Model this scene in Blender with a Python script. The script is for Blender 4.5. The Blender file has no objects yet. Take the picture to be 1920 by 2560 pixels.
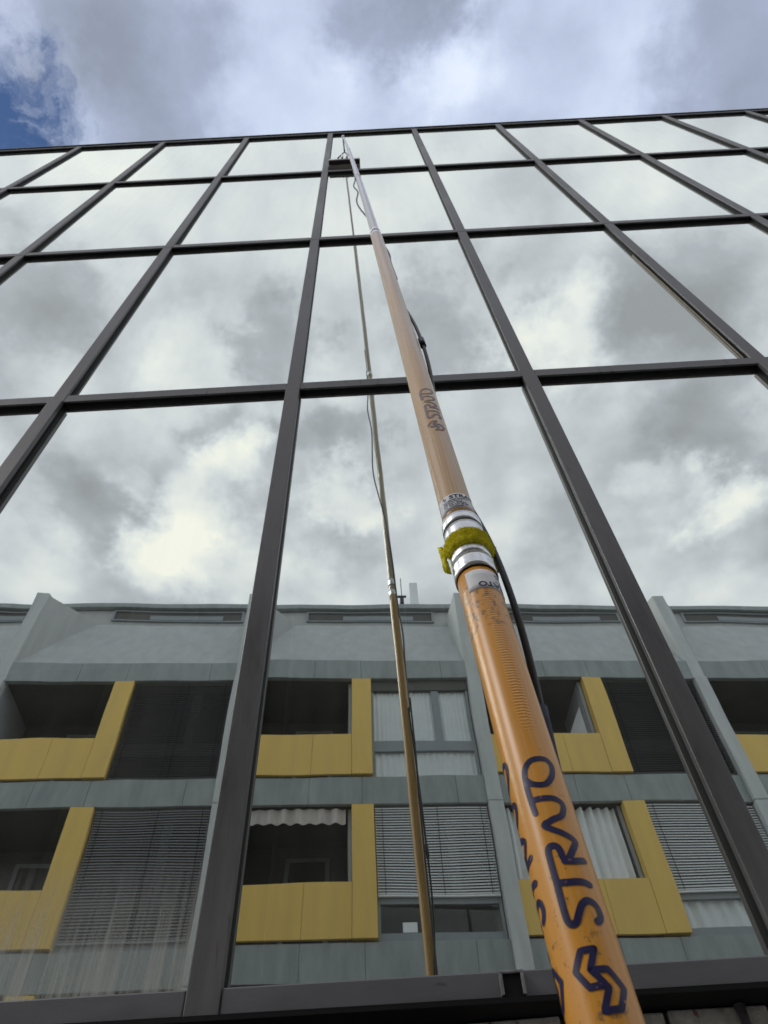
import bpy, bmesh, math, random
from mathutils import Vector, Matrix, noise
random.seed(11)
C = bpy.context.scene.collection
scn = bpy.context.scene

# ------------------------------------------------------------------ camera
EYE = 1.6
yaw, pitch, roll = 9.03366246e-03, 9.39235093e-01, -6.37637828e-02
fwd = Vector((math.sin(yaw)*math.cos(pitch), math.cos(yaw)*math.cos(pitch), math.sin(pitch)))
rt = Vector((math.cos(yaw), -math.sin(yaw), 0)); upv = rt.cross(fwd)
cr, sr = math.cos(roll), math.sin(roll)
rgt = cr*rt + sr*upv; upc = -sr*rt + cr*upv
cam = bpy.data.cameras.new('camera'); camo = bpy.data.objects.new('camera', cam); C.objects.link(camo)
m = Matrix((rgt, upc, -fwd)).transposed().to_4x4(); m.translation = (0, 0, EYE)
camo.matrix_world = m
cam.sensor_fit = 'HORIZONTAL'; cam.sensor_width = 36; cam.lens = 1775/1920*36
cam.clip_start = .02; cam.clip_end = 2000
cam.dof.use_dof = True; cam.dof.focus_distance = 1.15; cam.dof.aperture_fstop = 20
scn.camera = camo

# ------------------------------------------------------------------ sky and sun
SUN_EL, SUN_AZ = math.radians(42), math.radians(-112)      # azimuth measured from +Y towards +X
w = bpy.data.worlds.new('World'); scn.world = w; w.use_nodes = True
nt = w.node_tree; N = nt.nodes; L = nt.links; N.clear()
def nd(t, **k):
    n = N.new(t)
    for a, b in k.items():
        if a.startswith('i_'):
            n.inputs[int(a[2:])].default_value = b
        else: setattr(n, a, b)
    return n
def mth(op, a, b=None, clamp=False):
    n = N.new('ShaderNodeMath'); n.operation = op; n.use_clamp = clamp
    for i, v in enumerate((a, b)):
        if v is None: continue
        if isinstance(v, (int, float)): n.inputs[i].default_value = v
        else: L.new(v, n.inputs[i])
    return n.outputs[0]
tc = nd('ShaderNodeTexCoord'); sep = nd('ShaderNodeSeparateXYZ'); L.new(tc.outputs['Generated'], sep.inputs[0])
zc = mth('MAXIMUM', sep.outputs[2], 0.12)
cx = mth('DIVIDE', sep.outputs[0], zc); cy = mth('DIVIDE', sep.outputs[1], zc)
comb = nd('ShaderNodeCombineXYZ'); L.new(cx, comb.inputs[0]); L.new(cy, comb.inputs[1])
# the cloud layer lies on a flat ceiling: (x/z, y/z) are its plan coordinates
warp = nd('ShaderNodeTexNoise', noise_dimensions='2D', i_2=6.0, i_3=6.0, i_4=.62); L.new(comb.outputs[0], warp.inputs[0])
wv = nd('ShaderNodeVectorMath', operation='MULTIPLY_ADD'); L.new(warp.outputs['Color'], wv.inputs[0])
wv.inputs[1].default_value = (.26, .26, 0); wv.inputs[2].default_value = (-.13, -.13, 0)
wa = nd('ShaderNodeVectorMath', operation='ADD'); L.new(comb.outputs[0], wa.inputs[0]); L.new(wv.outputs[0], wa.inputs[1])
P = wa.outputs[0]
wv2 = nd('ShaderNodeVectorMath', operation='MULTIPLY_ADD'); L.new(warp.outputs['Color'], wv2.inputs[0])
wv2.inputs[1].default_value = (.07, .07, 0); L.new(comb.outputs[0], wv2.inputs[2])
n1 = nd('ShaderNodeTexNoise', noise_dimensions='2D', i_2=3.4, i_3=7.0, i_4=.55); L.new(comb.outputs[0], n1.inputs[0])
vo = nd('ShaderNodeTexVoronoi', voronoi_dimensions='2D', feature='SMOOTH_F1'); L.new(wv2.outputs[0], vo.inputs['Vector'])
vo.inputs['Scale'].default_value = 5.0; vo.inputs['Detail'].default_value = 2.0; vo.inputs['Roughness'].default_value = .5; vo.inputs['Smoothness'].default_value = .6
tone = mth('ADD', mth('MULTIPLY', mth('SUBTRACT', n1.outputs[0], .5), .74), mth('MULTIPLY', mth('SUBTRACT', .62, vo.outputs['Distance']), .30))
tone = mth('ADD', tone, .565)
BLOBS = [  # plan x, plan y, radius, strength of single cloud masses
 (-.27,.061,.13,-.36),(-.372,.0,.09,-.16),(.074,.005,.08,-.36),(.46,.075,.11,-.30),(.102,.10,.07,.24),(-.337,.115,.06,.10),
 (.30,.10,.10,.06),(-.48,-.33,.10,-.30),(-.145,-.425,.07,-.34),(.103,-.40,.09,-.34),(.44,-.42,.11,-.24),(-.309,-.70,.10,.40),
 (-.247,-.60,.05,.32),(-.392,-.80,.09,.38),(-.50,-.70,.10,-.30),(-.266,-.545,.045,-.20),(-.16,-.575,.05,-.28),(-.05,-.56,.06,-.30),
 (-.048,-.71,.07,.40),(.287,-.42,.07,.36),(.575,-.60,.11,-.34),(.586,-.75,.07,.34),(.47,-.66,.05,.16),(-.262,-.42,.06,.14),
 (-.104,-.81,.07,-.20),(.311,-.80,.08,-.16),(-.238,-.86,.07,.15),(-.05,-.22,.24,.08),(.38,-.22,.18,.06),(-.36,-.20,.16,.06)]
for bx_, by_, br_, bs_ in BLOBS:
    v = nd('ShaderNodeVectorMath', operation='DISTANCE'); L.new(P, v.inputs[0]); v.inputs[1].default_value = (bx_, by_, 0)
    r = nd('ShaderNodeMapRange', interpolation_type='SMOOTHERSTEP'); L.new(v.outputs['Value'], r.inputs[0])
    r.inputs[1].default_value = 0; r.inputs[2].default_value = br_*1.7; r.inputs[3].default_value = bs_; r.inputs[4].default_value = 0
    tone = mth('ADD', tone, r.outputs[0])
ramp = nd('ShaderNodeValToRGB'); L.new(tone, ramp.inputs[0])
e = ramp.color_ramp.elements
e[0].position = .10; e[0].color = (.34, .355, .40, 1)
e[1].position = 1.0; e[1].color = (1.02, 1.0, .97, 1)
for pos, col in ((.36, (.46, .485, .57, 1)), (.58, (.66, .69, .785, 1)), (.80, (.85, .87, .92, 1))):
    x = e.new(pos); x.color = col
# one gap of open blue
sky = nd('ShaderNodeTexSky', sky_type='NISHITA', sun_disc=False, dust_density=0, ozone_density=5, sun_elevation=SUN_EL, sun_rotation=SUN_AZ)
skm = nd('ShaderNodeMix', data_type='RGBA', blend_type='MULTIPLY'); skm.inputs[0].default_value = 1
L.new(sky.outputs[0], skm.inputs[6]); skm.inputs[7].default_value = (.075, .075, .08, 1)
gap = None
for gx, gy, gr in ((-.470, .070, .075), (-.515, .14, .11), (-.465, .115, .05)):
    v = nd('ShaderNodeVectorMath', operation='DISTANCE'); L.new(P, v.inputs[0]); v.inputs[1].default_value = (gx, gy, 0)
    g = mth('DIVIDE', v.outputs['Value'], gr)
    gap = g if gap is None else mth('MINIMUM', gap, g)
gn = nd('ShaderNodeTexNoise', noise_dimensions='2D', i_2=22.0, i_3=5.0, i_4=.65); L.new(P, gn.inputs[0])
gap = mth('ADD', gap, mth('MULTIPLY', mth('SUBTRACT', gn.outputs[0], .5), 1.1))
gm = nd('ShaderNodeMapRange', interpolation_type='SMOOTHSTEP'); L.new(gap, gm.inputs[0])
gm.inputs[1].default_value = .45; gm.inputs[2].default_value = 1.75
# the thin cloud past the zenith lets more blue through than the thick cloud over the street
tint = nd('ShaderNodeMapRange', interpolation_type='SMOOTHSTEP'); L.new(cy, tint.inputs[0]); tint.inputs[1].default_value = -.16; tint.inputs[2].default_value = .02
rad = nd('ShaderNodeVectorMath', operation='LENGTH'); L.new(comb.outputs[0], rad.inputs[0])
lim = nd('ShaderNodeMapRange', interpolation_type='SMOOTHSTEP'); L.new(rad.outputs['Value'], lim.inputs[0]); lim.inputs[1].default_value = .55; lim.inputs[2].default_value = 1.1; lim.inputs[3].default_value = 1; lim.inputs[4].default_value = .12
tcol = nd('ShaderNodeMix', data_type='RGBA'); L.new(mth('MULTIPLY', tint.outputs[0], lim.outputs[0]), tcol.inputs[0]); tcol.inputs[6].default_value = (1.01, 1.0, .955, 1); tcol.inputs[7].default_value = (.80, .875, .99, 1)
cloud = nd('ShaderNodeMix', data_type='RGBA', blend_type='MULTIPLY'); cloud.inputs[0].default_value = 1; L.new(ramp.outputs[0], cloud.inputs[6]); L.new(tcol.outputs[2], cloud.inputs[7])
mixs = nd('ShaderNodeMix', data_type='RGBA'); L.new(gm.outputs[0], mixs.inputs[0]); L.new(skm.outputs[2], mixs.inputs[6]); L.new(cloud.outputs[2], mixs.inputs[7])
bg = nd('ShaderNodeBackground'); L.new(mixs.outputs[2], bg.inputs[0]); bg.inputs[1].default_value = 1.0
wo = nd('ShaderNodeOutputWorld'); L.new(bg.outputs[0], wo.inputs[0])

sl = bpy.data.lights.new('sun', 'SUN'); so = bpy.data.objects.new('sun', sl); C.objects.link(so)
sl.energy = .75; sl.angle = math.radians(18); sl.color = (1, .97, .92)
sd = Vector((math.sin(SUN_AZ)*math.cos(SUN_EL), math.cos(SUN_AZ)*math.cos(SUN_EL), math.sin(SUN_EL)))
so.rotation_euler = sd.to_track_quat('Z', 'Y').to_euler(); so.location = (0, 0, 40)
vs = scn.view_settings; vs.view_transform = 'Standard'; vs.look = 'None'; vs.exposure = .12; vs.gamma = 1; vs.use_curve_mapping = False
scn.cycles.max_bounces = 6; scn.cycles.diffuse_bounces = 3; scn.cycles.transparent_max_bounces = 10; scn.cycles.glossy_bounces = 4

# ------------------------------------------------------------------ helpers
def tag(o, label=None, cat=None, group=None, kind=None):
    if label: o['label'] = label
    if cat: o['category'] = cat
    if group: o['group'] = group
    if kind: o['kind'] = kind
    return o
def empty(name, loc, rz=0):
    o = bpy.data.objects.new(name, None); C.objects.link(o); o.location = loc; o.rotation_euler.z = rz
    o.empty_display_size = .2
    return o
class MB:
    def __init__(s): s.v = []; s.f = []; s.mi = []; s.uv = None
    def box(s, x0, x1, y0, y1, z0, z1, mi=0):
        b = len(s.v)
        s.v += [(x0,y0,z0),(x1,y0,z0),(x1,y1,z0),(x0,y1,z0),(x0,y0,z1),(x1,y0,z1),(x1,y1,z1),(x0,y1,z1)]
        for q in ((0,3,2,1),(4,5,6,7),(0,1,5,4),(1,2,6,5),(2,3,7,6),(3,0,4,7)):
            s.f.append(tuple(b+i for i in q)); s.mi.append(mi)
        return s
    def poly(s, pts, fs, mi=0):
        b = len(s.v); s.v += [tuple(p) for p in pts]
        for q in fs: s.f.append(tuple(b+i for i in q)); s.mi.append(mi)
        return s
    def tube(s, path, r, n=10, cap=True):
        b = len(s.v); path = [Vector(p) for p in path]; k = len(path)
        up = None
        for i, p in enumerate(path):
            t = (path[min(i+1, k-1)]-path[max(i-1, 0)]).normalized()
            if up is None: up = Vector((1,0,0)) if abs(t.x) < .9 else Vector((0,1,0))
            e1 = (up-up.dot(t)*t).normalized(); up = e1; e2 = t.cross(e1)
            rr = r[i] if isinstance(r, (list, tuple)) else r
            for j in range(n):
                a = 2*math.pi*j/n
                s.v.append(tuple(p+rr*(math.cos(a)*e1+math.sin(a)*e2)))
        for i in range(k-1):
            for j in range(n):
                s.f.append((b+i*n+j, b+i*n+(j+1)%n, b+(i+1)*n+(j+1)%n, b+(i+1)*n+j)); s.mi.append(0)
        if cap:
            s.f.append(tuple(b+j for j in range(n))[::-1]); s.f.append(tuple(b+(k-1)*n+j for j in range(n))); s.mi += [0, 0]
        return s
    def mesh(s, name, mats, smooth=False):
        me = bpy.data.meshes.new(name); me.from_pydata(s.v, [], s.f)
        for mt in (mats if isinstance(mats, (list, tuple)) else [mats]): me.materials.append(mt)
        me.polygons.foreach_set('material_index', s.mi)
        if smooth: me.polygons.foreach_set('use_smooth', [True]*len(s.f))
        me.update(); return me
    def build(s, name, mats, parent=None, smooth=False, bevel=0, loc=None):
        return link(name, s.mesh(name, mats, smooth), parent, loc, bevel)
def link(name, me, parent=None, loc=None, bevel=0):
    o = bpy.data.objects.new(name, me); C.objects.link(o)
    if parent: o.parent = parent
    if loc: o.location = loc
    if bevel:
        bm = o.modifiers.new('edge', 'BEVEL'); bm.width = bevel; bm.segments = 2; bm.limit_method = 'ANGLE'
    return o

# ---- materials
def mat(name, col, rough=.6, metal=0., spec=.5, var=0., vscale=4., stretch=(1,1,1), bump=0., bscale=60., coat=0., spots=None, coord='Object'):
    m = bpy.data.materials.new(name); m.use_nodes = True
    t = m.node_tree; p = t.nodes['Principled BSDF']
    p.inputs['Base Color'].default_value = (*col, 1); p.inputs['Roughness'].default_value = rough
    p.inputs['Metallic'].default_value = metal; p.inputs['Specular IOR Level'].default_value = spec
    p.inputs['Coat Weight'].default_value = coat; p.inputs['Coat Roughness'].default_value = .12
    tcn = t.nodes.new('ShaderNodeTexCoord'); mp = t.nodes.new('ShaderNodeMapping'); mp.inputs['Scale'].default_value = stretch
    t.links.new(tcn.outputs[coord], mp.inputs[0])
    if var:
        nz = t.nodes.new('ShaderNodeTexNoise'); nz.inputs['Scale'].default_value = vscale; nz.inputs['Detail'].default_value = 6; nz.inputs['Roughness'].default_value = .6
        t.links.new(mp.outputs[0], nz.inputs[0])
        mr = t.nodes.new('ShaderNodeMapRange'); mr.inputs[1].default_value = .3; mr.inputs[2].default_value = .7
        mr.inputs[3].default_value = 1-var; mr.inputs[4].default_value = 1+var; t.links.new(nz.outputs[0], mr.inputs[0])
        mx = t.nodes.new('ShaderNodeMix'); mx.data_type = 'RGBA'; mx.blend_type = 'MULTIPLY'; mx.inputs[0].default_value = 1
        mx.inputs[6].default_value = (*col, 1); t.links.new(mr.outputs[0], mx.inputs[7])
        out = mx.outputs[2]
        if spots:
            sn = t.nodes.new('ShaderNodeTexNoise'); sn.inputs['Scale'].default_value = spots[0]; sn.inputs['Detail'].default_value = 5
            t.links.new(mp.outputs[0], sn.inputs[0])
            s2 = t.nodes.new('ShaderNodeMapRange'); s2.inputs[1].default_value = spots[1]; s2.inputs[2].default_value = spots[1]+.06; t.links.new(sn.outputs[0], s2.inputs[0])
            s3 = t.nodes.new('ShaderNodeMix'); s3.data_type = 'RGBA'; t.links.new(s2.outputs[0], s3.inputs[0]); t.links.new(out, s3.inputs[6]); s3.inputs[7].default_value = (*spots[2], 1)
            out = s3.outputs[2]
        t.links.new(out, p.inputs['Base Color'])
        rr = t.nodes.new('ShaderNodeMapRange'); rr.inputs[1].default_value = .3; rr.inputs[2].default_value = .7
        rr.inputs[3].default_value = max(.02, rough-.1); rr.inputs[4].default_value = min(1, rough+.12); t.links.new(nz.outputs[0], rr.inputs[0]); t.links.new(rr.outputs[0], p.inputs['Roughness'])
    if bump:
        bn = t.nodes.new('ShaderNodeTexNoise'); bn.inputs['Scale'].default_value = bscale; bn.inputs['Detail'].default_value = 5
        t.links.new(mp.outputs[0], bn.inputs[0])
        b = t.nodes.new('ShaderNodeBump'); b.inputs['Strength'].default_value = bump; b.inputs['Distance'].default_value = .002
        t.links.new(bn.outputs[0], b.inputs['Height']); t.links.new(b.outputs[0], p.inputs['Normal'])
    return m
CAP = mat('anodised_cap', (.125, .121, .125), .45, .3, .5, .38, 4, (2,2,.3), .2, 90, spots=(11, .62, (.075,.07,.073)))
SILLM = mat('sill_metal', (.165, .165, .178), .45, .25, .5, .18, 5, (.4,1,1), .2, 80, spots=(16, .68, (.07,.065,.07)))
RUB_SHADE = mat('rubber_and_shade_black', (.006, .006, .007), .7, spec=.25)  # black of the rubber parts, reused where shade is painted in
BEIGE = mat('old_sealant', (.42, .38, .30), .8, var=.25, vscale=30)
CONC = mat('grey_concrete', (.50, .508, .492), .85, var=.11, vscale=1.6, stretch=(3,3,.35), bump=.3, bscale=30)
FIN = mat('fin_concrete', (.64, .655, .635), .85, var=.12, vscale=2.2, stretch=(2,2,.4), bump=.3, bscale=30)
BAND = mat('band_cladding', (.345, .378, .365), .6, var=.2, vscale=2.2, stretch=(2,2,.5))
YEL = mat('yellow_panel', (.92, .61, .15), .55, var=.07, vscale=1.6, stretch=(3,3,.4))
GREYF = mat('grey_window_frame', (.30, .33, .34), .5, var=.08)
DARKW = mat('dark_recess', (.12, .12, .108), .8, var=.2, vscale=2)  # dark colour carries the shade inside the recesses
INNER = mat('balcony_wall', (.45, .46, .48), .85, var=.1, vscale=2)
CURT = mat('curtain', (.94, .95, .94), .9, var=.06, vscale=3)
SLATW = mat('white_slat', (.90, .91, .90), .5)
SLATG = mat('grey_slat', (.30,.30,.31), .5)
SLATD = mat('dark_slat', (.045, .045, .045), .6)
AWN = mat('awning_cloth', (.62, .56, .52), .9, var=.3, vscale=2.5, stretch=(2.2,1,.1))
ASPH = mat('asphalt', (.12, .12, .118), .9, var=.25, vscale=6, bump=.6, bscale=200)
PAVE = mat('pavement', (.36, .345, .32), .9, var=.2, vscale=5, bump=.4, bscale=120)
ROOM = mat('room_wall', (.78, .76, .66), .9)
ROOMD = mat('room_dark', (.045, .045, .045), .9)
STONE = mat('old_brick', (.60, .56, .50), .95, var=.4, vscale=22, bump=1., bscale=60, spots=(30, .57, (.25,.13,.09)))
MORT = mat('mortar', (.10, .095, .09), .95, var=.3, vscale=30)
ALU = mat('aluminium', (.72, .73, .75), .28, .9, .5, .12, 40, (1,1,6), spots=(150, .66, (.12,.11,.10)))
ALUC = mat('aluminium_clean', (.75, .76, .78), .3, .85, .5, .08, 40)
ALUD = mat('dull_aluminium', (.25, .25, .25), .6, .3, var=.4, vscale=60)
BLK = mat('black_hose', (.012, .012, .014), .45, spec=.4)
NAVYH = mat('navy_sleeve', (.012, .018, .055), .6)
GREYH = mat('grey_hose', (.17, .18, .19), .5)
NAVY = mat('navy_print', (.012, .010, .075), .42, spec=.5, var=.3, vscale=60, spots=(120, .665, (.55,.25,.03)))
FADE = mat('faded_print', (.27, .215, .235), .5, var=.3, vscale=80, spots=(110, .57, (.46,.26,.09)))
STICK = mat('silver_sticker', (.88, .88, .90), .4, 0, var=.08, vscale=40)
FELT = mat('yellow_felt', (.80, .72, .03), .95, var=.25, vscale=160, bump=.4, bscale=700)
FELTB = mat('felt_backing', (.09, .085, .02), .95)
BRB = mat('brush_body', (.030, .012, .012), .5)
BRI = mat('bristle', (.50, .46, .41), .8)
ROD = mat('black_rod', (.02, .025, .027), .4, .3)
WGL = None

def glass_mats():
    m = bpy.data.materials.new('mirror_glass'); m.use_nodes = True; t = m.node_tree; n = t.nodes; l = t.links; n.clear()
    out = n.new('ShaderNodeOutputMaterial')
    tcn = n.new('ShaderNodeTexCoord'); oi = n.new('ShaderNodeObjectInfo')
    off = n.new('ShaderNodeVectorMath'); off.operation = 'SCALE'; l.new(oi.outputs['Random'], off.inputs['Scale']); off.inputs[0].default_value = (37, 11, 53)
    co = n.new('ShaderNodeVectorMath'); co.operation = 'ADD'; l.new(tcn.outputs['Object'], co.inputs[0]); l.new(off.outputs[0], co.inputs[1])
    # slight roller-wave waviness of the float glass
    wn = n.new('ShaderNodeTexNoise'); wn.inputs['Scale'].default_value = 1.7; wn.inputs['Detail'].default_value = 1.5; l.new(co.outputs[0], wn.inputs[0])
    bp = n.new('ShaderNodeBump'); bp.inputs['Strength'].default_value = 1; bp.inputs['Distance'].default_value = .0011; l.new(wn.outputs[0], bp.inputs['Height'])
    gl = n.new('ShaderNodeBsdfGlossy'); gl.inputs['Roughness'].default_value = .0; gl.inputs['Color'].default_value = (.915, .965, .915, 1); l.new(bp.outputs[0], gl.inputs['Normal'])
    tr = n.new('ShaderNodeBsdfTransparent'); tr.inputs['Color'].default_value = (.88, .88, .76, 1)
    lw = n.new('ShaderNodeLayerWeight'); lw.inputs['Blend'].default_value = .5
    fr = n.new('ShaderNodeMapRange'); fr.inputs[1].default_value = .1; fr.inputs[2].default_value = .85; fr.inputs[3].default_value = .86; fr.inputs[4].default_value = .97
    l.new(lw.outputs['Facing'], fr.inputs[0])
    mx = n.new('ShaderNodeMixShader'); l.new(fr.outputs[0], mx.inputs[0]); l.new(tr.outputs[0], mx.inputs[1]); l.new(gl.outputs[0], mx.inputs[2])
    # thin dust film with run marks, its floor raised as a painted haze veil
    mp = n.new('ShaderNodeMapping'); mp.inputs['Scale'].default_value = (7, 1, .5); l.new(co.outputs[0], mp.inputs[0])
    dn = n.new('ShaderNodeTexNoise'); dn.inputs['Scale'].default_value = 1.6; dn.inputs['Detail'].default_value = 7; dn.inputs['Roughness'].default_value = .65; l.new(mp.outputs[0], dn.inputs[0])
    dr = n.new('ShaderNodeMapRange'); dr.inputs[1].default_value = .42; dr.inputs[2].default_value = .8; dr.inputs[3].default_value = .04; dr.inputs[4].default_value = .085; l.new(dn.outputs[0], dr.inputs[0])
    # splash dirt creeping up from the lower edge of a pane (only panes flagged with a pass index)
    sp = n.new('ShaderNodeSeparateXYZ'); l.new(tcn.outputs['Object'], sp.inputs[0])
    er = n.new('ShaderNodeMapRange'); er.inputs[1].default_value = -1.46; er.inputs[2].default_value = -1.15; er.inputs[3].default_value = .9; er.inputs[4].default_value = 0; l.new(sp.outputs[2], er.inputs[0])
    em = n.new('ShaderNodeMath'); em.operation = 'MULTIPLY'; l.new(er.outputs[0], em.inputs[0])
    mp3 = n.new('ShaderNodeMapping'); mp3.inputs['Scale'].default_value = (38, 1, .9); l.new(co.outputs[0], mp3.inputs[0])
    dn3 = n.new('ShaderNodeTexNoise'); dn3.inputs['Scale'].default_value = 1.5; dn3.inputs['Detail'].default_value = 6; l.new(mp3.outputs[0], dn3.inputs[0])
    dn2 = n.new('ShaderNodeMapRange'); dn2.inputs[1].default_value = .30; dn2.inputs[2].default_value = .72; l.new(dn3.outputs[0], dn2.inputs[0]); l.new(dn2.outputs[0], em.inputs[1])
    ei = n.new('ShaderNodeMath'); ei.operation = 'MULTIPLY'; l.new(em.outputs[0], ei.inputs[0]); l.new(oi.outputs['Object Index'], ei.inputs[1])
    sm = n.new('ShaderNodeMath'); sm.operation = 'ADD'; l.new(dr.outputs[0], sm.inputs[0]); l.new(ei.outputs[0], sm.inputs[1])
    df = n.new('ShaderNodeBsdfDiffuse'); df.inputs['Color'].default_value = (.60, .60, .55, 1)
    m2 = n.new('ShaderNodeMixShader'); l.new(sm.outputs[0], m2.inputs[0]); l.new(mx.outputs[0], m2.inputs[1]); l.new(df.outputs[0], m2.inputs[2])
    l.new(m2.outputs[0], out.inputs[0])
    b = bpy.data.materials.new('glass_back'); b.use_nodes = True; t = b.node_tree; t.nodes.clear()
    o2 = t.nodes.new('ShaderNodeOutputMaterial'); tr2 = t.nodes.new('ShaderNodeBsdfTransparent'); t.links.new(tr2.outputs[0], o2.inputs[0])
    g = bpy.data.materials.new('window_glass'); g.use_nodes = True; t = g.node_tree; t.nodes.clear()
    o3 = t.nodes.new('ShaderNodeOutputMaterial'); tr3 = t.nodes.new('ShaderNodeBsdfTransparent'); tr3.inputs[0].default_value = (.96,.97,.97,1)
    g3 = t.nodes.new('ShaderNodeBsdfGlossy'); g3.inputs['Roughness'].default_value = .01
    lw3 = t.nodes.new('ShaderNodeLayerWeight'); lw3.inputs[0].default_value = .5
    pw = t.nodes.new('ShaderNodeMath'); pw.operation = 'POWER'; t.links.new(lw3.outputs['Facing'], pw.inputs[0]); pw.inputs[1].default_value = 4.5
    f3 = t.nodes.new('ShaderNodeMapRange'); f3.inputs[3].default_value = .035; f3.inputs[4].default_value = .7; t.links.new(pw.outputs[0], f3.inputs[0])
    x3 = t.nodes.new('ShaderNodeMixShader'); t.links.new(f3.outputs[0], x3.inputs[0]); t.links.new(tr3.outputs[0], x3.inputs[1]); t.links.new(g3.outputs[0], x3.inputs[2]); t.links.new(x3.outputs[0], o3.inputs[0])
    return m, b, g
MIR, GBK, WGL = glass_mats()

# ------------------------------------------------------------------ ground
g = MB().box(-400, 400, -400, 400, -.3, 0).build('ground', ASPH); tag(g, kind='structure')
pv = MB().box(-40, 40, -.9, 1.83, .004, .12).build('pavement', PAVE, bevel=.01); tag(pv, kind='structure')
pv2 = MB().box(-40, 40, -6.9, -5.2, .004, .12).build('far_pavement', PAVE, bevel=.01); tag(pv2, kind='structure')

# ------------------------------------------------------------------ the glass office building
GY = 1.8                       # glass plane
K = 1.764                      # plane of the cover caps
WB = .749353481*K; X0 = -.253519797*K
ROW = [.36*K+EYE, 2.0761199*K+EYE, 3.76904661*K+EYE, 5.47913106*K+EYE, 7.1647663*K+EYE]
ROW0 = ROW[0]
gb = empty('glass_office_building', (0, GY, 0))
tag(gb, 'tall curtain wall building of mirror glass panes in dark brown metal framing', 'building')
COLS = range(-6, 8)
CW, CD = .077, .036            # cap width and projection
sill_top, sill_bot = .661+EYE, .606+EYE
for i in COLS:
    x = X0+i*WB
    for r in range(4):
        za = (sill_bot-.003 if r == 0 else ROW[r]-.039)+.002; zb = ROW[r+1]-.039-.002 if r < 3 else ROW[4]+.05
        mu = MB().box(-CW/2, CW/2, -CD-(.010 if r == 0 else 0), -.020, 0, zb-za).build('mullion', CAP, gb, bevel=.003, loc=(x, 0, za))
        MB().box(-CW/2+.002, CW/2-.002, -.020, .02, 0, zb-za).build('gasket', RUB_SHADE, mu)
for i in COLS[:-1]:
    xa = X0+i*WB+CW/2+.001; xb = X0+(i+1)*WB-CW/2-.001
    for r in range(1, 5):
        z = ROW[r]; h = .039
        tm = MB().box(xa, xb, -CD+.002, -CD+.014, z-h, z+h).build('transom', CAP, gb, bevel=.002)
        MB().box(xa, xb, -CD+.014, .02, z-h+.004, z+h-.003).build('gasket', RUB_SHADE, tm)
    sl_ = MB().box(xa, xb, -CD-.006, .03, sill_bot, sill_top).build('sill', SILLM, gb, bevel=.004)
for i in COLS[:-1]:
    for r in range(4):
        za = sill_top-.02 if r == 0 else ROW[r]; zb = ROW[r+1]
        hw, hh = WB/2-.01, (zb-za)/2
        b = MB()
        b.poly([(-hw,0,-hh),(hw,0,-hh),(hw,0,hh),(-hw,0,hh)], [(0,1,2,3)], 0)
        b.poly([(-hw,.012,-hh),(hw,.012,-hh),(hw,.012,hh),(-hw,.012,hh),(-hw,0,-hh),(hw,0,-hh),(hw,0,hh),(-hw,0,hh)], [(3,2,1,0),(4,0,1,5),(5,1,2,6),(6,2,3,7),(7,3,0,4)], 1)
        p = b.build('pane', [MIR, GBK], gb, loc=(X0+(i+.5)*WB, 0, (za+zb)/2))
        p.rotation_euler = (random.uniform(-1,1)*.0016, 0, random.uniform(-1,1)*.0022) if r > 0 else (random.uniform(-1,1)*.0008, 0, random.uniform(-1,1)*.0012)
        p.pass_index = 1 if (r == 0 and i == -1) else 0
# loose strip of old sealant hanging beside one mullion
MB().box(-.002, .002, -.010, -.003, 0, 2.0).build('sealant_strip', BEIGE, gb, loc=(X0+2*WB-CW/2-.012, 0, ROW[1]+.10))
# drain spout in the sill
px = .131*1.75
sp = MB(); z1s = sill_top-.004
sp.box(px-.027, px-.020, -.056, -.036, z1s-.048, z1s-.006); sp.box(px+.020, px+.027, -.056, -.036, z1s-.048, z1s-.006); sp.box(px-.027, px+.027, -.056, -.036, z1s-.006, z1s)
spo = sp.build('drain_spout', ALUD, gb, bevel=.0015)
MB().box(px-.0195, px+.0195, -.050, -.036, z1s-.060, z1s-.0065).build('spout_mouth', RUB_SHADE, spo)  # solid black block painted for the shade inside the spout
# soffit, plinth wall and rooms behind the glass
MB().box(X0-6*WB, X0+7*WB, -.055, .12, sill_bot-.012, sill_bot-.001).build('soffit', RUB_SHADE, gb)  # coloured black to stand in for the shade under the sill
zt = sill_bot-.014
wallo = MB().box(X0-6*WB, X0+7*WB, .05, .40, .0, zt).build('plinth_wall', MORT, gb)
bh = .066; bme = {}
for c in range(4):
    z = zt-.002-(c+1)*(bh+.011)+.011
    for j in range(9):
        bxp = .12+j*.225-(c % 2)*.11
        if c > 2 and j > 6: continue
        key = j % 3
        if key not in bme:
            q = MB().box(0, .213, -.018, .02, 0, bh)
            q.v = [(a+random.uniform(-.004,.004), bb+random.uniform(-.004,.002), cc+random.uniform(-.003,.003)) for a, bb, cc in q.v]
            bme[key] = q.mesh('brick', STONE)
        link('brick', bme[key], wallo, (bxp, .05-.002*(j % 2), z), .004)
MB().tube([(.722, .018, .1), (.722, .018, zt-.002)], .012, 14).build('downpipe', ALUC, gb, smooth=True)
dep = 4.5
MB().box(X0-6*WB, X0+7*WB, dep, dep+.2, 0, ROW[4]).build('rear_wall', ROOMD, gb)
for s in (-6, 7): MB().box(X0+s*WB-.1, X0+s*WB+.1, .03, dep, 0, ROW[4]).build('end_wall', ROOMD, gb)
for r in range(1, 5): MB().box(X0-6*WB+.1, X0+7*WB-.1, .12, dep, ROW[r]-.16, ROW[r]+.02).build('floor_slab', ROOMD, gb)
MB().box(X0-6*WB-.1, X0+7*WB+.1, -.05, dep+.2, ROW[4]+.052, ROW[4]+.075).build('roof_flashing', CAP, gb)
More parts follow.
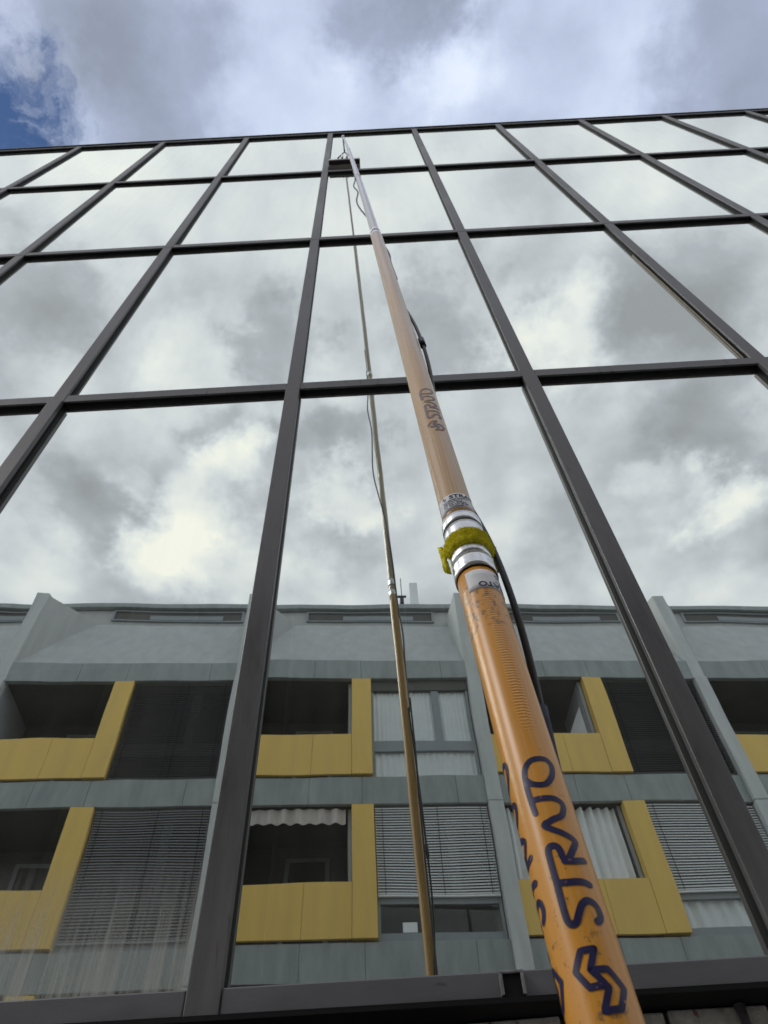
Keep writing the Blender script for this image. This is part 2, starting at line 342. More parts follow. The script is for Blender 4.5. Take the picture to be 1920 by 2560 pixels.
for cxp in (-5.6, -.92, 3.9): MB().box(cxp-.10, cxp+.10, .16, .36, ROW0, ROW[1]-.16).build('column', ROOM, gb)
MB().box(-3.6, -1.03, .20, .26, 3.50, 3.56).build('ceiling_rail', ROOM, gb)
for k_ in range(14):
    MB().box(-.35+k_*.42, -.345+k_*.42, .09, .16, ROW0+.1, ROW[1]-.2).build('blind_vane', ROOM, gb)

# ------------------------------------------------------------------ the apartment house across the street (seen in the mirror)
PSI = math.radians(-4.7); DD = 11.27
ab = empty('apartment_building', (DD*math.sin(PSI), 2*GY-DD*math.cos(PSI), 0), PSI)
tag(ab, 'grey apartment house with yellow balconies, mirrored in the lower panes', 'building')
BP = 4.74; FX = 2.78                       # bay pitch, right edge of the fin at bay 0
FW = .26; BW = 2.13; PW = .385              # fin, balcony and post widths
FL = [(9.04, 11.24), (6.29, 8.49), (3.54, 5.74)]   # storeys: slab top, underside of the band above
BH = .52                                  # band height
def wavy(x0, x1, z0, z1, y, amp, folds, mt, name, par, taper=0):
    n = folds*8; b = MB(); pts = []; fs = []
    for i in range(n+1):
        u = i/n; x = x0+(x1-x0)*u
        yy = y+amp*math.sin(u*folds*2*math.pi)+amp*.4*math.sin(u*folds*4.7+1)
        for q in range(3):
            pts.append((x, yy*(1)+(.004*math.sin(9*u+q)), z0+(z1-z0)*q/2+(taper*math.sin(u*folds*2*math.pi) if q == 0 else 0)))
    for i in range(n):
        for q in range(2): a = i*3+q; fs.append((a, a+3, a+4, a+1))
    k0 = len(pts); pts2 = [(p[0], p[1]-.004, p[2]) for p in pts]
    b.poly(pts, fs); b.poly(pts2, [f[::-1] for f in fs])
    return b.build(name, mt, par, smooth=True)
def blind(x0, x1, z0, z1, y, mt, par, tilt=.6):
    b = MB(); n = int((z1-z0)/.046); ct, st = math.cos(tilt)*.026, math.sin(tilt)*.026
    for i in range(n):
        z = z1-(i+.5)*(z1-z0)/n+random.uniform(-.003,.003)
        b.poly([(x0,y-ct,z+st),(x1,y-ct,z+st),(x1,y+ct,z-st),(x0,y+ct,z-st),(x0,y-ct,z+st+.004),(x1,y-ct,z+st+.004),(x1,y+ct,z-st+.004),(x0,y+ct,z-st+.004)],
               [(3,2,1,0),(4,5,6,7),(0,1,5,4),(1,2,6,5),(2,3,7,6),(3,0,4,7)])
    o = b.build('venetian_blind', mt, par); tag(o, kind='stuff')
    for xx in (x0+.12, (x0*.45+x1*.55), x1-.12):
        MB().box(xx-.004, xx+.004, y+ct+.001, y+ct+.004, z0, z1).build('cord', RUB_SHADE, o)
    MB().box(x0, x1, y-.02, y+.02, z0-.035, z0-.005).build('bottom_rail', mt, o)
    return o
KS = range(-3, 3)
for k in KS:
    x0 = FX+k*BP
    # fin to the left of the bay, in storey-high lengths, proud of the bands
    for za, zb in ((.12, 5.75), (5.76, 8.5), (8.51, 11.25)):
        MB().box(x0-FW, x0, -1.6, .10, za, zb).build('fin', FIN, ab, bevel=.012)
    hd = MB()
    hd.poly([(x0-FW,.06,11.26),(x0,.06,11.26),(x0,.06,13.78),(x0-FW,.06,13.78),(x0-FW,-1.15,11.26),(x0,-1.15,11.26),(x0,-1.15,14.2),(x0-FW,-1.15,14.2)],
            [(0,1,2,3),(5,4,7,6),(1,5,6,2),(4,0,3,7),(3,2,6,7),(4,5,1,0)])
    hd.build('fin_head', FIN, ab, bevel=.012)
    # sloping roof face between fins, its triangular cheek, the attic wall with its slot
    xr = x0+BP-FW
    MB().poly([(x0,.02,11.73),(xr,.02,11.73),(xr,-1.10,13.9),(x0,-1.10,13.9),(x0,-.10,11.73),(xr,-.10,11.73),(xr,-1.25,13.9),(x0,-1.25,13.9)],
              [(0,1,2,3),(5,4,7,6),(0,4,5,1),(3,2,6,7),(0,3,7,4),(1,5,6,2)]).build('roof_slope', CONC, ab)
    MB().poly([(x0+.002,.025,13.74),(x0+.002,.010,11.74),(x0+.84,-1.108,13.898),(x0+.002,-1.12,13.92)], [(0,1,2),(0,2,3),(1,3,2),(0,3,1)]).build('roof_cheek', CONC, ab)
    MB().box(x0+.0, xr, -1.16, -1.09, 13.84, 13.90).build('roof_ledge', BAND, ab)
    aw = MB().box(x0-FW, xr, -1.6, -1.25, 13.5, 14.50).build('attic_wall', CONC, ab)
    sl0, sl1 = x0+1.05, xr-.30
    fr = MB(); fr.box(sl0, sl1, -1.25, -1.20, 14.44, 14.48); fr.box(sl0, sl1, -1.25, -1.20, 14.14, 14.17); fr.box(sl0, sl0+.05, -1.25, -1.20, 14.17, 14.44); fr.box(sl1-.05, sl1, -1.25, -1.20, 14.17, 14.44)
    f_ = fr.build('slot_frame', GREYF, aw)
    MB().box(sl0+.05, sl1-.05, -1.249, -1.235, 14.17, 14.44).build('slot_opening', DARKW, aw)
    MB().box(sl0+.9, sl1-.5, -1.234, -1.215, 14.20, 14.34).build('slot_shutter', GREYF, aw)
    MB().box(x0-FW, xr, -1.62, -1.12, 14.52, 14.66).build('coping', BAND, ab, bevel=.01)
    # horizontal bands, panel by panel
    cuts = [0, 1.38, 2.32, 3.96, BP-FW]
    for bi, zb in enumerate((11.24, 8.50, 5.75, 3.02)):
        h = .48 if bi == 0 else BH
        for a, b_ in zip(cuts[:-1], cuts[1:]):
            MB().box(x0+a+.0022, x0+b_-.0022, -.05, .05 if bi == 0 else .03, zb, zb+h).build('band_panel', BAND, ab, bevel=.006)
        MB().box(x0, xr, -1.6, -.05, zb+.04, zb+h-.02).build('floor_slab', DARKW, ab)  # coloured dark so its underside passes for a shaded balcony ceiling
    for fi, (zf, zt_) in enumerate(FL):
        # balcony: deep recess
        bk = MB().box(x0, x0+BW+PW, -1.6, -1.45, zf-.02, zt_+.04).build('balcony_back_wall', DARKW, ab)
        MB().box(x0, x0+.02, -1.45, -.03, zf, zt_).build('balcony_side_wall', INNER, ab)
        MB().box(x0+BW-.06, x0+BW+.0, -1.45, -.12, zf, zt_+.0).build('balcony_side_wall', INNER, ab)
        dr = MB().box(x0+.95, x0+1.75, -1.45, -1.40, zf+.02, zt_-.2).build('balcony_door', GREYF, ab)
        MB().box(x0+1.03, x0+1.67, -1.40, -1.39, zf+.25, zt_-.28).build('pane', ROOMD, dr)
        zbt = zf+.84
        for a, b_ in ((.0, 1.39), (1.39, BW)):
            MB().box(x0+a+.002, x0+b_-.002, .0, .06, zf+.02, zbt).build('balustrade_panel', YEL, ab, bevel=.004)
        MB().box(x0+BW+.003, x0+BW+PW, -.10, .068, zf+.02, zt_-.015).build('post', YEL, ab, bevel=.004)
        # window to the right of the post
        wx0, wx1 = x0+BW+PW+.01, xr-.02
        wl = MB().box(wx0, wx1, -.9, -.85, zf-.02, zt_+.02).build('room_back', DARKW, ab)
        wf = MB()
        Y0, Y1 = -.11, -.05
        xs = (wx0, wx0+.04, wx0+1.19, wx0+1.34, wx1-.05, wx1)
        wf.box(xs[0], xs[1], Y0, Y1, zf, zt_-.26); wf.box(xs[4], xs[5], Y0, Y1, zf, zt_-.26)
        wf.box(xs[2], xs[3], Y0, Y1, zf+.75, zt_-.26); wf.box(xs[1], xs[4], Y0, Y1+.004, zf+.53, zf+.75); wf.box(xs[1], xs[4], Y0, Y1+.003, zf, zf+.12 if fi else zf+.03)
        win = wf.build('window', GREYF, ab, bevel=.004)
        MB().box(wx0, wx1, -.12, -.03, zt_-.25, zt_+.03).build('blind_box', DARKW, win)
        for a, b_, c_, d_ in ((xs[1], xs[2], zf+.75, zt_-.26), (xs[3], xs[4], zf+.75, zt_-.26), (xs[1], xs[4], zf+.03, zf+.53)):
            MB().box(a, b_, -.085, -.078, c_, d_).build('pane', WGL, win)
        # what hangs in or in front of each window
        if fi == 0 and k == -1 or (fi == 2 and k % 2):
            wavy(wx0+.02, wx0+1.2, zf+.7, zt_-.2, -.112, .008, 14, CURT, 'curtain', win)
            wavy(wx0+1.3, wx1-.02, zf+.7, zt_-.2, -.112, .008, 8, CURT, 'curtain', win)
            wavy(wx0+.05, wx1-.05, zf+.02, zf+.54, -.115, .010, 16, CURT, 'lower_curtain', win)
        elif fi == 0:
            blind(wx0+.01, wx1-.01, zf+.03, zt_-.05, -.018, SLATD, win, .95)
        elif fi == 1 and k == -2:
            blind(wx0+.01, wx1-.01, zf+.13, zt_-.03, -.018, SLATG, win, .85)
        elif fi == 1:
            blind(wx0+.01, wx1-.01, zf+.66, zt_-.03, -.018, SLATW, win, .9)
            if k >= 0: wavy(wx0+.05, wx1-.05, zf+.02, zf+.6, -.135, .025, 9, CURT, 'lower_curtain', win)
        if fi == 1 and k == -1:
            o = wavy(x0+.03, x0+BW-.10, zt_-.30, zt_-.03, -.06, .02, 9, AWN, 'awning_valance', ab, .008)
            MB().box(wx0+.36, wx0+.58, Y1-.015, Y1-.010, zf+.13, zf+.27).build('window_sticker', CURT, win, bevel=.002)
        if fi == 1 and k == 0:
            wavy(x0+.05, x0+BW-.12, zf+.7, zt_-.03, -.14, .05, 12, CURT, 'balcony_curtain', ab)
        if fi == 0 and k == 0:
            MB().poly([(x0+BW-.08,-.30,zf+.8),(x0+BW-.62,-1.2,zf+.8),(x0+BW-.08,-.30,zf+1.75),(x0+BW-.07,-.33,zf+.8),(x0+BW-.61,-1.23,zf+.8),(x0+BW-.07,-.33,zf+1.75)], [(0,1,2),(5,4,3),(0,3,4,1),(1,4,5,2),(2,5,3,0)]).build('inner_wall_triangle', CURT, ab)  # light triangular piece of the balcony's inner wall, set diagonally
    MB().box(x0, xr, -1.6, -.5, .12, 3.06).build('ground_floor_wall', CONC, ab)
xe = FX+3*BP
for za, zb in ((.12, 5.75), (5.76, 8.5), (8.51, 13.78)): MB().box(xe-FW, xe, -1.6, .10, za, zb).build('fin', FIN, ab, bevel=.012)
MB().box(FX-3*BP-FW, xe, -9, -1.61, .0, 14.48).build('rear_block', CONC, ab)
# aerial on its roof
an = empty('roof_aerial', ab.matrix_basis @ Vector((1.80, -1.9, 14.48)), PSI)
tag(an, 'pale aerial panel with thin masts on the roof of the grey apartment house', 'antenna')
MB().box(-.02, .20, -.09, .09, .5, 1.75).build('panel', CURT, an, bevel=.03)
MB().tube([(.09,0,0),(.09,0,.55)], .03, 10).build('mast', GREYF, an)
MB().tube([(-.24,0,0),(-.24,0,2.0)], .012, 8).build('whip', ROD, an)
q = MB().box(-.32, -.05, -.06, .06, .72, .80); q.box(-.30, -.20, -.10, .10, .95, 1.15); q.box(-.36,-.12,-.03,.03,1.25,1.30)
q.build('crossarm', ROD, an, bevel=.01)

# ------------------------------------------------------------------ the telescopic cleaning pole
PC = [0.0704876334404772, -0.024365008820711874, -0.0011461417443967632, 0.28439885696850464, 0.09703110584954637, 0.00016812058794588836]
def ax(z):
    u = z/1.8
    return Vector(((PC[0]+PC[1]*u+PC[2]*u*u)*1.8, (PC[3]+PC[4]*u+PC[5]*u*u)*1.8, z+EYE))
def frm(z):
    t = (ax(z+.01)-ax(z-.01)).normalized(); X = Vector((1,0,0)); e1 = (X-X.dot(t)*t).normalized()
    return t, e1, t.cross(e1)
def on(z, th, r):
    t, a, b = frm(z); return ax(z)+r*(math.cos(th)*a+math.sin(th)*b)
ZB = -1.46
base = ax(ZB)
pole = empty('cleaning_pole', base)
tag(pole, 'long orange telescopic cleaning pole leaning up the mirror glass', 'pole')
def loc(p): return tuple(Vector(p)-base)
def pole_mat(name, col, coat=.4, crough=.3):
    m = mat(name, col, .38, 0, .5, .16, 5, (1,1,.25), 0)
    t = m.node_tree; p = t.nodes['Principled BSDF']; n = t.nodes; l = t.links
    p.inputs['Coat Weight'].default_value = coat; p.inputs['Coat Roughness'].default_value = crough
    uv = n.new('ShaderNodeUVMap'); sp = n.new('ShaderNodeSeparateXYZ'); l.new(uv.outputs[0], sp.inputs[0])   # u = angle, v = metres along the pole
    # soft long facets left by the pultrusion die
    fc = n.new('ShaderNodeMapping'); fc.inputs['Scale'].default_value = (1.6, .10, 1); l.new(uv.outputs[0], fc.inputs[0])
    fn = n.new('ShaderNodeTexNoise'); fn.inputs['Scale'].default_value = 2.2; fn.inputs['Detail'].default_value = 2; l.new(fc.outputs[0], fn.inputs[0])
    b1 = n.new('ShaderNodeBump'); b1.inputs['Strength'].default_value = .5; b1.inputs['Distance'].default_value = .004; l.new(fn.outputs[0], b1.inputs['Height'])
    # rippled weave under the paint
    wn = n.new('ShaderNodeMapping'); wn.inputs['Scale'].default_value = (2.2, 1, 1); l.new(uv.outputs[0], wn.inputs[0])
    wt = n.new('ShaderNodeTexWave'); wt.bands_direction = 'Y'; wt.inputs['Scale'].default_value = 85; wt.inputs['Distortion'].default_value = 3.0; wt.inputs['Detail'].default_value = 2; wt.inputs['Detail Scale'].default_value = .6; l.new(uv.outputs[0], wt.inputs[0])
    mk = n.new('ShaderNodeTexNoise'); mk.inputs['Scale'].default_value = 1.0; mk.inputs['Detail'].default_value = 3
    mkm = n.new('ShaderNodeMapping'); mkm.inputs['Scale'].default_value = (2.4, 2.2, 1); mkm.inputs['Location'].default_value = (.35, 1.1, 0); l.new(uv.outputs[0], mkm.inputs[0]); l.new(mkm.outputs[0], mk.inputs[0])
    mr = n.new('ShaderNodeMapRange'); mr.inputs[1].default_value = .50; mr.inputs[2].default_value = .68; l.new(mk.outputs[0], mr.inputs[0])
    def window(sock, c_, h_):
        a_ = n.new('ShaderNodeMath'); a_.operation = 'SUBTRACT'; l.new(sock, a_.inputs[0]); a_.inputs[1].default_value = c_
        b_ = n.new('ShaderNodeMath'); b_.operation = 'ABSOLUTE'; l.new(a_.outputs[0], b_.inputs[0])
        c2 = n.new('ShaderNodeMapRange'); c2.interpolation_type = 'SMOOTHSTEP'; c2.inputs[1].default_value = h_*.5; c2.inputs[2].default_value = h_; c2.inputs[3].default_value = 1; c2.inputs[4].default_value = 0
        l.new(b_.outputs[0], c2.inputs[0]); return c2.outputs[0]
    wz = window(sp.outputs[1], .50, .14); wu = window(sp.outputs[0], -.235, .055)
    m0 = n.new('ShaderNodeMath'); m0.operation = 'MULTIPLY'; l.new(wz, m0.inputs[0]); l.new(wu, m0.inputs[1])
    mm = n.new('ShaderNodeMath'); mm.operation = 'MULTIPLY'; l.new(wt.outputs['Fac'], mm.inputs[0]); l.new(m0.outputs[0], mm.inputs[1])
    b2 = n.new('ShaderNodeBump'); b2.inputs['Strength'].default_value = .55; b2.inputs['Distance'].default_value = .0008; l.new(mm.outputs[0], b2.inputs['Height']); l.new(b1.outputs[0], b2.inputs['Normal'])
    l.new(b2.outputs[0], p.inputs['Normal'])
    # scuffs: dark specks and dull streaks
    old = p.inputs['Base Color'].links[0].from_socket
    sm = n.new('ShaderNodeMapping'); sm.inputs['Scale'].default_value = (7, 34, 1); l.new(uv.outputs[0], sm.inputs[0])
    sn = n.new('ShaderNodeTexNoise'); sn.inputs['Scale'].default_value = 3.2; sn.inputs['Detail'].default_value = 6; sn.inputs['Roughness'].default_value = .7; l.new(sm.outputs[0], sn.inputs[0])
    lo = n.new('ShaderNodeTexNoise'); lo.inputs['Scale'].default_value = 3.5; l.new(uv.outputs[0], lo.inputs[0])
    ad = n.new('ShaderNodeMath'); ad.operation = 'MULTIPLY_ADD'; l.new(lo.outputs[0], ad.inputs[0]); ad.inputs[1].default_value = .45; l.new(sn.outputs[0], ad.inputs[2])
    dz_ = window(sp.outputs[1], .565, .06)
    a3 = n.new('ShaderNodeMath'); a3.operation = 'MULTIPLY_ADD'; l.new(dz_, a3.inputs[0]); a3.inputs[1].default_value = .11; l.new(ad.outputs[0], a3.inputs[2])
    s2 = n.new('ShaderNodeMapRange'); s2.inputs[1].default_value = .845; s2.inputs[2].default_value = .92; s2.inputs[4].default_value = .8; l.new(a3.outputs[0], s2.inputs[0])
    mx = n.new('ShaderNodeMix'); mx.data_type = 'RGBA'; l.new(s2.outputs[0], mx.inputs[0]); l.new(old, mx.inputs[6]); mx.inputs[7].default_value = (.10, .055, .03, 1)
    st = n.new('ShaderNodeMapping'); st.inputs['Scale'].default_value = (26, 2.4, 1); l.new(uv.outputs[0], st.inputs[0])
    sn2 = n.new('ShaderNodeTexNoise'); sn2.inputs['Scale'].default_value = 2; sn2.inputs['Detail'].default_value = 5; l.new(st.outputs[0], sn2.inputs[0])
    s4 = n.new('ShaderNodeMapRange'); s4.inputs[1].default_value = .48; s4.inputs[2].default_value = .66; s4.inputs[4].default_value = .5; l.new(sn2.outputs[0], s4.inputs[0])
    m3 = n.new('ShaderNodeMix'); m3.data_type = 'RGBA'; l.new(s4.outputs[0], m3.inputs[0]); l.new(mx.outputs[2], m3.inputs[6]); m3.inputs[7].default_value = (.74, .44, .17, 1)
    l.new(m3.outputs[2], p.inputs['Base Color'])
    return m
ORG = pole_mat('orange_lacquer', (.80, .335, .020))
ORG_SHEEN = pole_mat('orange_lacquer_sheen', (.54, .29, .065), .7, .22)  # orange lacquer too, with the grazing sky sheen mixed into its colour
ORG_SKY = pole_mat('orange_lacquer_sky_sheen', (.54, .43, .32), 1.0, .18)  # same orange lacquer, coloured paler still for the sky's reflection
def shell(name, mt, z0, z1, r, par, n=48, step=.05, th0=None, th1=None, rfun=None):
    k = max(2, int((z1-z0)/step)+1); full = th0 is None
    if full: th0, th1 = -math.pi*1.5, math.pi*.5
    nn = n if full else max(6, int(n*(th1-th0)/6.283))
    b = MB(); uv = []
    for i in range(k):
        z = z0+(z1-z0)*i/(k-1)
        for j in range(nn+1):
            th = th0+(th1-th0)*j/nn
            b.v.append(loc(on(z, th, (rfun(z, th) if rfun else r)))); uv.append((th/6.283, z))
    W_ = nn+1
    for i in range(k-1):
        for j in range(nn):
            b.f.append((i*W_+j, i*W_+j+1, (i+1)*W_+j+1, (i+1)*W_+j)); b.mi.append(0)
    nside = len(b.f)
    if full:
        b.f.append(tuple(range(nn))[::-1]); b.f.append(tuple((k-1)*W_+j for j in range(nn))); b.mi += [0, 0]
    me = b.mesh(name, mt, True)
    if full:
        me.polygons[nside].use_smooth = False; me.polygons[nside+1].use_smooth = False
    ul = me.uv_layers.new(name='UVMap')
    for lp in me.loops: ul.data[lp.index].uv = uv[lp.vertex_index]
    o = link(name, me, par)
    if not full:
        sd_ = o.modifiers.new('thick', 'SOLIDIFY'); sd_.thickness = .0003; sd_.offset = -1
    return o
R1 = .0240
s1 = shell('lower_tube', ORG, ZB, .645, R1, pole)
s2 = shell('middle_tube', ORG_SHEEN, .735, 3.00, .0233, pole)
s3 = shell('upper_tube', ORG_SKY, 2.99, 5.45, .0195, pole)
s4 = shell('top_tube', ORG_SKY, 5.42, 8.3, .0185, pole)
s5 = shell('tip_tube', ORG_SKY, 8.28, 11.0, .0125, pole, n=24)
# collars at the joints
for z0, z1, r in ((.633, .662, R1+.0022), (.6625, .684, R1+.0017), (.684, .722, R1+.0006), (.708, .7345, R1+.0022), (.7375, .756, R1+.0028)):
    shell('collar', ALU if z0 < .66 else ALUC, z0, z1, r, pole, step=.006)
shell('collar_gap_shade', RUB_SHADE, .7330, .7390, R1+.0010, pole, step=.003)
shell('collar_gap_shade', RUB_SHADE, .6312, .634, R1+.0008, pole, step=.003)  # black ring painted in for the thin shadow line under the collar
for z, r in ((2.985, .0225), (3.07, .0215), (5.41, .0215), (5.30, .0205), (8.26, .0200)):
    shell('collar', ALUC, z, z+.05, r, pole, step=.01, n=32)
# printed lettering: navy strokes lying on the tube
STR = {
'o_t': [(.325,-1.728),(.3258,-1.451),(.3339,-1.174),(.3437,-1.058),(.3495,-1.187),(.3504,-1.505),(.3486,-1.822),(.3425,-2.044),(.3325,-2.134),(.3162,-2.136),(.3016,-2.098)],
'o_c': [(.325,-1.728),(.3275,-1.95),(.3325,-2.10)],
't_a': [(.3129,-2.09),(.3123,-1.66),(.3112,-1.305),(.3065,-1.108),(.2967,-1.269),(.2932,-1.60),(.2905,-1.86)],
'a_r': [(.2911,-1.863),(.289,-1.919),(.2846,-1.694),(.2806,-1.39),(.2768,-1.134),(.2737,-1.097),(.2676,-1.272),(.2602,-1.489)],
'r_leg': [(.2589,-1.626),(.2587,-1.336),(.2604,-.963)],
'tr': [(.2591,-1.548),(.2614,-1.643),(.267,-1.67),(.2705,-1.724),(.2721,-1.83),(.2717,-1.962),(.2686,-2.03),(.2607,-2.039),(.2522,-2.041),(.2445,-2.035),(.2344,-2.046),(.2252,-2.049),(.2182,-2.03),(.2149,-1.937),(.2159,-1.796),(.2209,-1.666),(.2267,-1.508),(.2294,-1.341),(.2292,-1.188),(.2263,-1.047),(.221,-1.01),(.2167,-1.096),(.2155,-1.197)],
't_stem': [(.2444,-2.02),(.2432,-1.673),(.2431,-1.284),(.2418,-1.051)],
'logo1': [(.1978,-1.54),(.1977,-1.922),(.1869,-2.201),(.1759,-1.941),(.1761,-1.495),(.1857,-1.802),(.1978,-1.54)],
'logo2': [(.1852,-1.768),(.1854,-1.338),(.1746,-1.013),(.1625,-1.297),(.1617,-1.746),(.1744,-1.452),(.1852,-1.768)]}
def catmull(p, n=5):
    o = []
    for i in range(len(p)-1):
        a, b, c, d = p[max(i-1,0)], p[i], p[i+1], p[min(i+2, len(p)-1)]
        for k in range(n):
            t = k/n
            o.append(tuple(.5*((2*b[q])+(c[q]-a[q])*t+(2*a[q]-5*b[q]+4*c[q]-d[q])*t*t+(3*b[q]-a[q]-3*c[q]+d[q])*t**3) for q in (0,1)))
    o.append(p[-1]); return o
def ribbon(b, pts, wd, mapper, closed=False, seg=.0012):
    # pts in metres on the unrolled tube; discs swept along the line give round ends and joins
    fine = []
    for a, c in zip(pts[:-1], pts[1:]):
        d = math.hypot(c[0]-a[0], c[1]-a[1]); n = max(1, int(d/seg))
        for i in range(n): fine.append((a[0]+(c[0]-a[0])*i/n, a[1]+(c[1]-a[1])*i/n))
    fine.append(pts[-1]); h = wd/2
    k = len(fine); lift = [0]
    for i in range(k):
        a, c = fine[max(i-1,0)], fine[min(i+1,k-1)]; d = math.hypot(c[0]-a[0], c[1]-a[1]) or 1
        nx, ny = -(c[1]-a[1])/d, (c[0]-a[0])/d
        row = [(fine[i][0]+nx*h*q, fine[i][1]+ny*h*q) for q in (-1,-.5,0,.5,1)]
        s0 = len(b.v); b.v += [mapper(*p) for p in row]
        if i:
            for q in range(4): b.f.append((s0-5+q, s0-4+q, s0+1+q, s0+q)); b.mi.append(0)
    for c0 in (fine[0], fine[-1]):
        s0 = len(b.v); b.v.append(mapper(*c0))
        for j in range(12): a = j*math.pi/6; b.v.append(mapper(c0[0]+h*math.cos(a), c0[1]+h*math.sin(a)))
        for j in range(12): b.f.append((s0, s0+1+j, s0+1+(j+1) % 12)); b.mi.append(0)
def lettering(par, mt, dz, dth, r, wd, sc=1.0):
    b = MB(); li = 0
    for kx, p in STR.items():
        p = [(.26+(a-.26)*sc, (t+dth)*r) for a, t in p]
        if not kx.startswith('logo'): p = catmull(p)
        rr = r+.00035+.00002*li; li += 1
        ribbon(b, p, wd*(.85 if kx.startswith('logo') else 1), lambda s_, a_, rr=rr: loc(on(s_+dz, a_/r, rr)))
    bm = bmesh.new(); me = b.mesh('print', mt); bm.from_mesh(me); bmesh.ops.recalc_face_normals(bm, faces=bm.faces); bm.to_mesh(me); bm.free()
    return link('printed_lettering', me, par)
lettering(s1, NAVY, 0, 0, R1, .0050)
lettering(s1, NAVY, .012, -1.75, R1, .0050)
lettering(s2, FADE, .862, .12, .0233, .0048)
# stickers with small print
def sticker(par, zc, h, th0, th1, r, flip, lines, top):
    st = shell('sticker', STICK, zc-h/2, zc+h/2, r+.00045, par, step=.008, th0=th0, th1=th1, n=60)
    sgn = -1 if flip else 1
    def put(txt, size, u, v, m_=NAVY):
        cu = bpy.data.curves.new('t', 'FONT'); cu.body = txt; cu.size = size; cu.resolution_u = 3; cu.offset = size*.035
        o = bpy.data.objects.new('t', cu); C.objects.link(o)
        me = bpy.data.meshes.new_from_object(o.evaluated_get(bpy.context.evaluated_depsgraph_get()))
        bpy.data.objects.remove(o)
        bm = bmesh.new(); bm.from_mesh(me)
        bmesh.ops.subdivide_edges(bm, edges=[e_ for e_ in bm.edges if e_.calc_length() > .003], cuts=2)
        thm = th1+.25 if flip else th0+.35
        for vv in bm.verts:
            s_ = zc+sgn*(v+vv.co.y); th = thm+sgn*(u+vv.co.x)/r
            vv.co = Vector(loc(on(s_, th, r+.00085)))
        for f_ in list(bm.faces):
            pass
        bm.to_mesh(me); bm.free(); me.materials.clear(); me.materials.append(m_)
        return link('sticker_text', me, st)
    put('STRATO', .0125, .013, h/2-.0115)
    for i, tx in enumerate(lines): put(tx, .0046, .002, h/2-.0165-i*.0047, NAVY)
    b = MB()
    for kx in ('logo1', 'logo2'):
        p = [((t+1.6)*r*.20, (a-.18)*.20) for a, t in STR[kx]]
        thm = th1+.25 if flip else th0+.35
        ribbon(b, [(zc+sgn*(h/2-.0065+q[1]), (thm*r+sgn*(.005+q[0]*1.0))) for q in p], .0010, lambda s_, a_: loc(on(s_, a_/r, r+.00085)))
    b.build('sticker_logo', NAVY, st)
LN = ['Reinigungs-Systeme', 'Algierstrasse 3', 'CH-5621 Zufikon', 'Tel. 056 633 24 88', 'www.strato.ch']
sticker(s2, .7885, .038, -2.95, -.55, .0233, False, LN, True)
sticker(s1, .6060, .036, -2.33, .45, R1, True, LN, True)
# brush head and its rods
tip = ax(11.0)
BZ = 9.96+EYE
br = MB().box(-.405, -.005, 1.695, 1.748, BZ-.045, BZ+.065); br.v = [loc(v) for v in br.v]
bro = br.build('brush_body', BRB, pole, bevel=.008)
b = MB()
for i in range(46):
    for j in range(9):
        x = -.40+i*.39/45+random.uniform(-.002,.002); z = BZ-.048+j*.012
        e_ = (x+random.uniform(-.006,.006), 1.797, z+random.uniform(-.006,.006))
        b.tube([loc((x, 1.75, z)), loc(e_)], .0032, 4)
tag(b.build('bristles', BRI, bro), kind='stuff')
bk = MB().box(-.40, -.01, 1.690, 1.700, BZ-.02, BZ+.02); bk.v = [loc(v) for v in bk.v]; bk.build('brush_rail', ALUC, bro, bevel=.003)
yk = (-.200, 1.66, BZ+.30)
MB().tube([loc(tip), loc((tip.x, tip.y+.03, tip.z-.12)), loc((-.208, 1.655, BZ+.62)), loc(yk)], .010, 8).build('gooseneck', ROD, pole, smooth=True)
for dx in (-.085, .085): MB().tube([loc(yk), loc((-.2+dx, 1.685, BZ+.03))], .008, 8).build('yoke_rod', ROD, pole, smooth=True)
for dx in (-.03, .03): MB().tube([loc((-.2+dx, 1.67, BZ+.14)), loc((-.2+dx, 1.685, BZ+.04))], .014, 10).build('nozzle', ALUC, pole, smooth=True)
shell('tip_clamp', ALUC, 10.86, 11.03, .021, pole, n=16)

# felt pad wrapped round the joint
fp = empty('scouring_pad', ax(.694)); tag(fp, 'fuzzy yellow green scouring pad wrapped around the pole joint', 'pad')
fb = ax(.694)
def frad(z, th):
    v = Vector((math.cos(th)*3, math.sin(th)*3, z*60))
    edge = min(z-.678, .711-z)
    return R1+.0062+.0012*noise.noise(v*2.3)+.0012*noise.noise(v*7)-max(0, .004-edge)*.9
old_base = base; base = fb
pd = shell('pad', FELT, .678, .711, .03, fp, n=150, step=.0009, th0=-3.05, th1=.02, rfun=frad)
pd.modifiers['thick'].thickness = .008
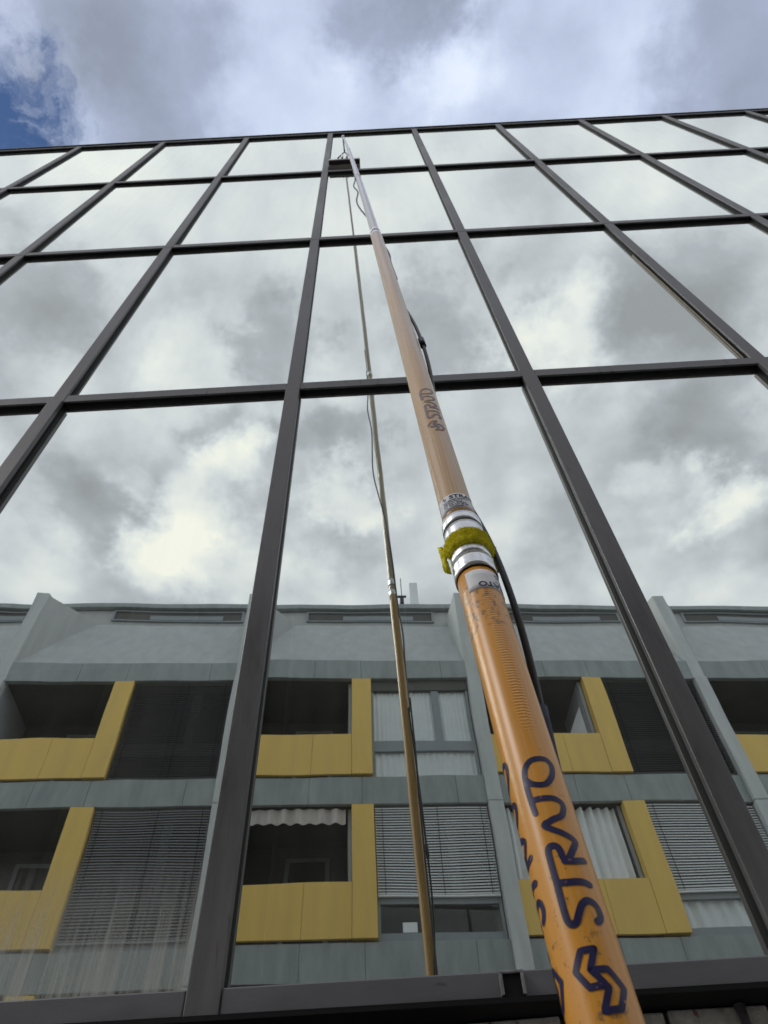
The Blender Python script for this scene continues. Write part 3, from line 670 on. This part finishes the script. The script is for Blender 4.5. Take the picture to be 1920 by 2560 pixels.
# hanging free ends of the pad
for th, sgn in ((-3.12, -1), (.10, 1)):
    q = MB(); a = []
    for i in range(7):
        for j in range(6):
            z = .664+.046*i/6; o_ = on(z-.010*j/5, th+sgn*.10*j/5, R1+.010-.010*j/5*.4+.0016*math.sin(i*1.3+j))
            a.append(Vector(o_)-fb+Vector((sgn*.0015*j/5, .0, 0)))
    q.poly(a, [(i*6+j, i*6+j+1, (i+1)*6+j+1, (i+1)*6+j) for i in range(6) for j in range(5)])
    o = q.build('pad_end', FELT, fp, smooth=True); sd_ = o.modifiers.new('t', 'SOLIDIFY'); sd_.thickness = .006; sd_.offset = 0
q = MB()
for i in range(9000):
    z = random.uniform(.6775, .7115); th = random.uniform(-3.1, .05); r = frad(z, th)-.0004
    p0 = Vector(on(z, th, r)); l_ = random.uniform(.0012, .0032)
    p1 = Vector(on(z+random.uniform(-.002,.002), th+random.uniform(-.08,.08), r+l_))
    sd_ = Vector((random.uniform(-1,1), random.uniform(-1,1), random.uniform(-1,1))).normalized()*.00017
    q.poly([p0-fb-sd_, p0-fb+sd_, p1-fb], [(0,1,2)])
tag(q.build('fibres', FELT, fp), kind='stuff')
base = old_base

# hoses tied along the pole
def path(fn, z0, z1, n): return [fn(z0+(z1-z0)*i/(n-1)) for i in range(n)]
hs = empty('water_hose', on(ZB, .5, .04)); hb = hs.location.copy()
tag(hs, 'black water hose tied along the right side of the orange pole', 'hose')
def hx(z):
    bul = .0035*math.exp(-((z-.60)/.17)**2)+.003*math.exp(-((z-1.50)/.25)**2)-.006*math.exp(-((z-1.05)/.12)**2)
    th = 1.0-1.0*math.exp(-((z-.62)/.24)**2)+.6*(z<.3)*0-1.0*math.exp(-((z-1.6)/.35)**2)+.5*math.exp(-((z-1.05)/.16)**2)
    return on(z, th, R1+.0065+bul)-hb
MB().tube(path(hx, .43, 2.25, 160), .0042, 12).build('hose', BLK, hs, smooth=True)
MB().tube(path(hx, ZB+.02, .44, 100), .0066, 12).build('sleeve', NAVYH, hs, smooth=True)
def hx2(z):
    t = 1.0+.2*math.sin(z*2.1); d_ = R1+.012+.006*math.sin(z*1.7+.5)**2
    return on(z, t, d_)-hb
MB().tube(path(hx2, -1.40, 2.3, 200), .0042, 10).build('cable', BLK, hs, smooth=True)
ck = MB(); 
for zz in (1.545,):
    c0 = Vector(hx(zz)); c1 = Vector(hx(zz+.05)); ck.tube([c0, c1], .0075, 10)
ck.build('hose_clip', BLK, hs, smooth=True)
def hg(z):
    th = .25; d_ = .0235
    th += 2.9*(1/(1+math.exp(-(z-3.6)*4)))-0*z
    d_ += .011*math.exp(-((z-2.72)/.14)**2)+.024*math.exp(-((z-4.15)/.30)**2)+.02*math.exp(-((z-4.9)/.2)**2)+.06*math.exp(-((z-6.3)/.25)**2)
    d_ -= .006 if z > 5.5 else 0
    return on(z, th+.15*math.sin(z*5), d_)-hb
MB().tube(path(hg, 2.24, 5.85, 220), .0046, 8).build('thin_hose', GREYH, hs, smooth=True)
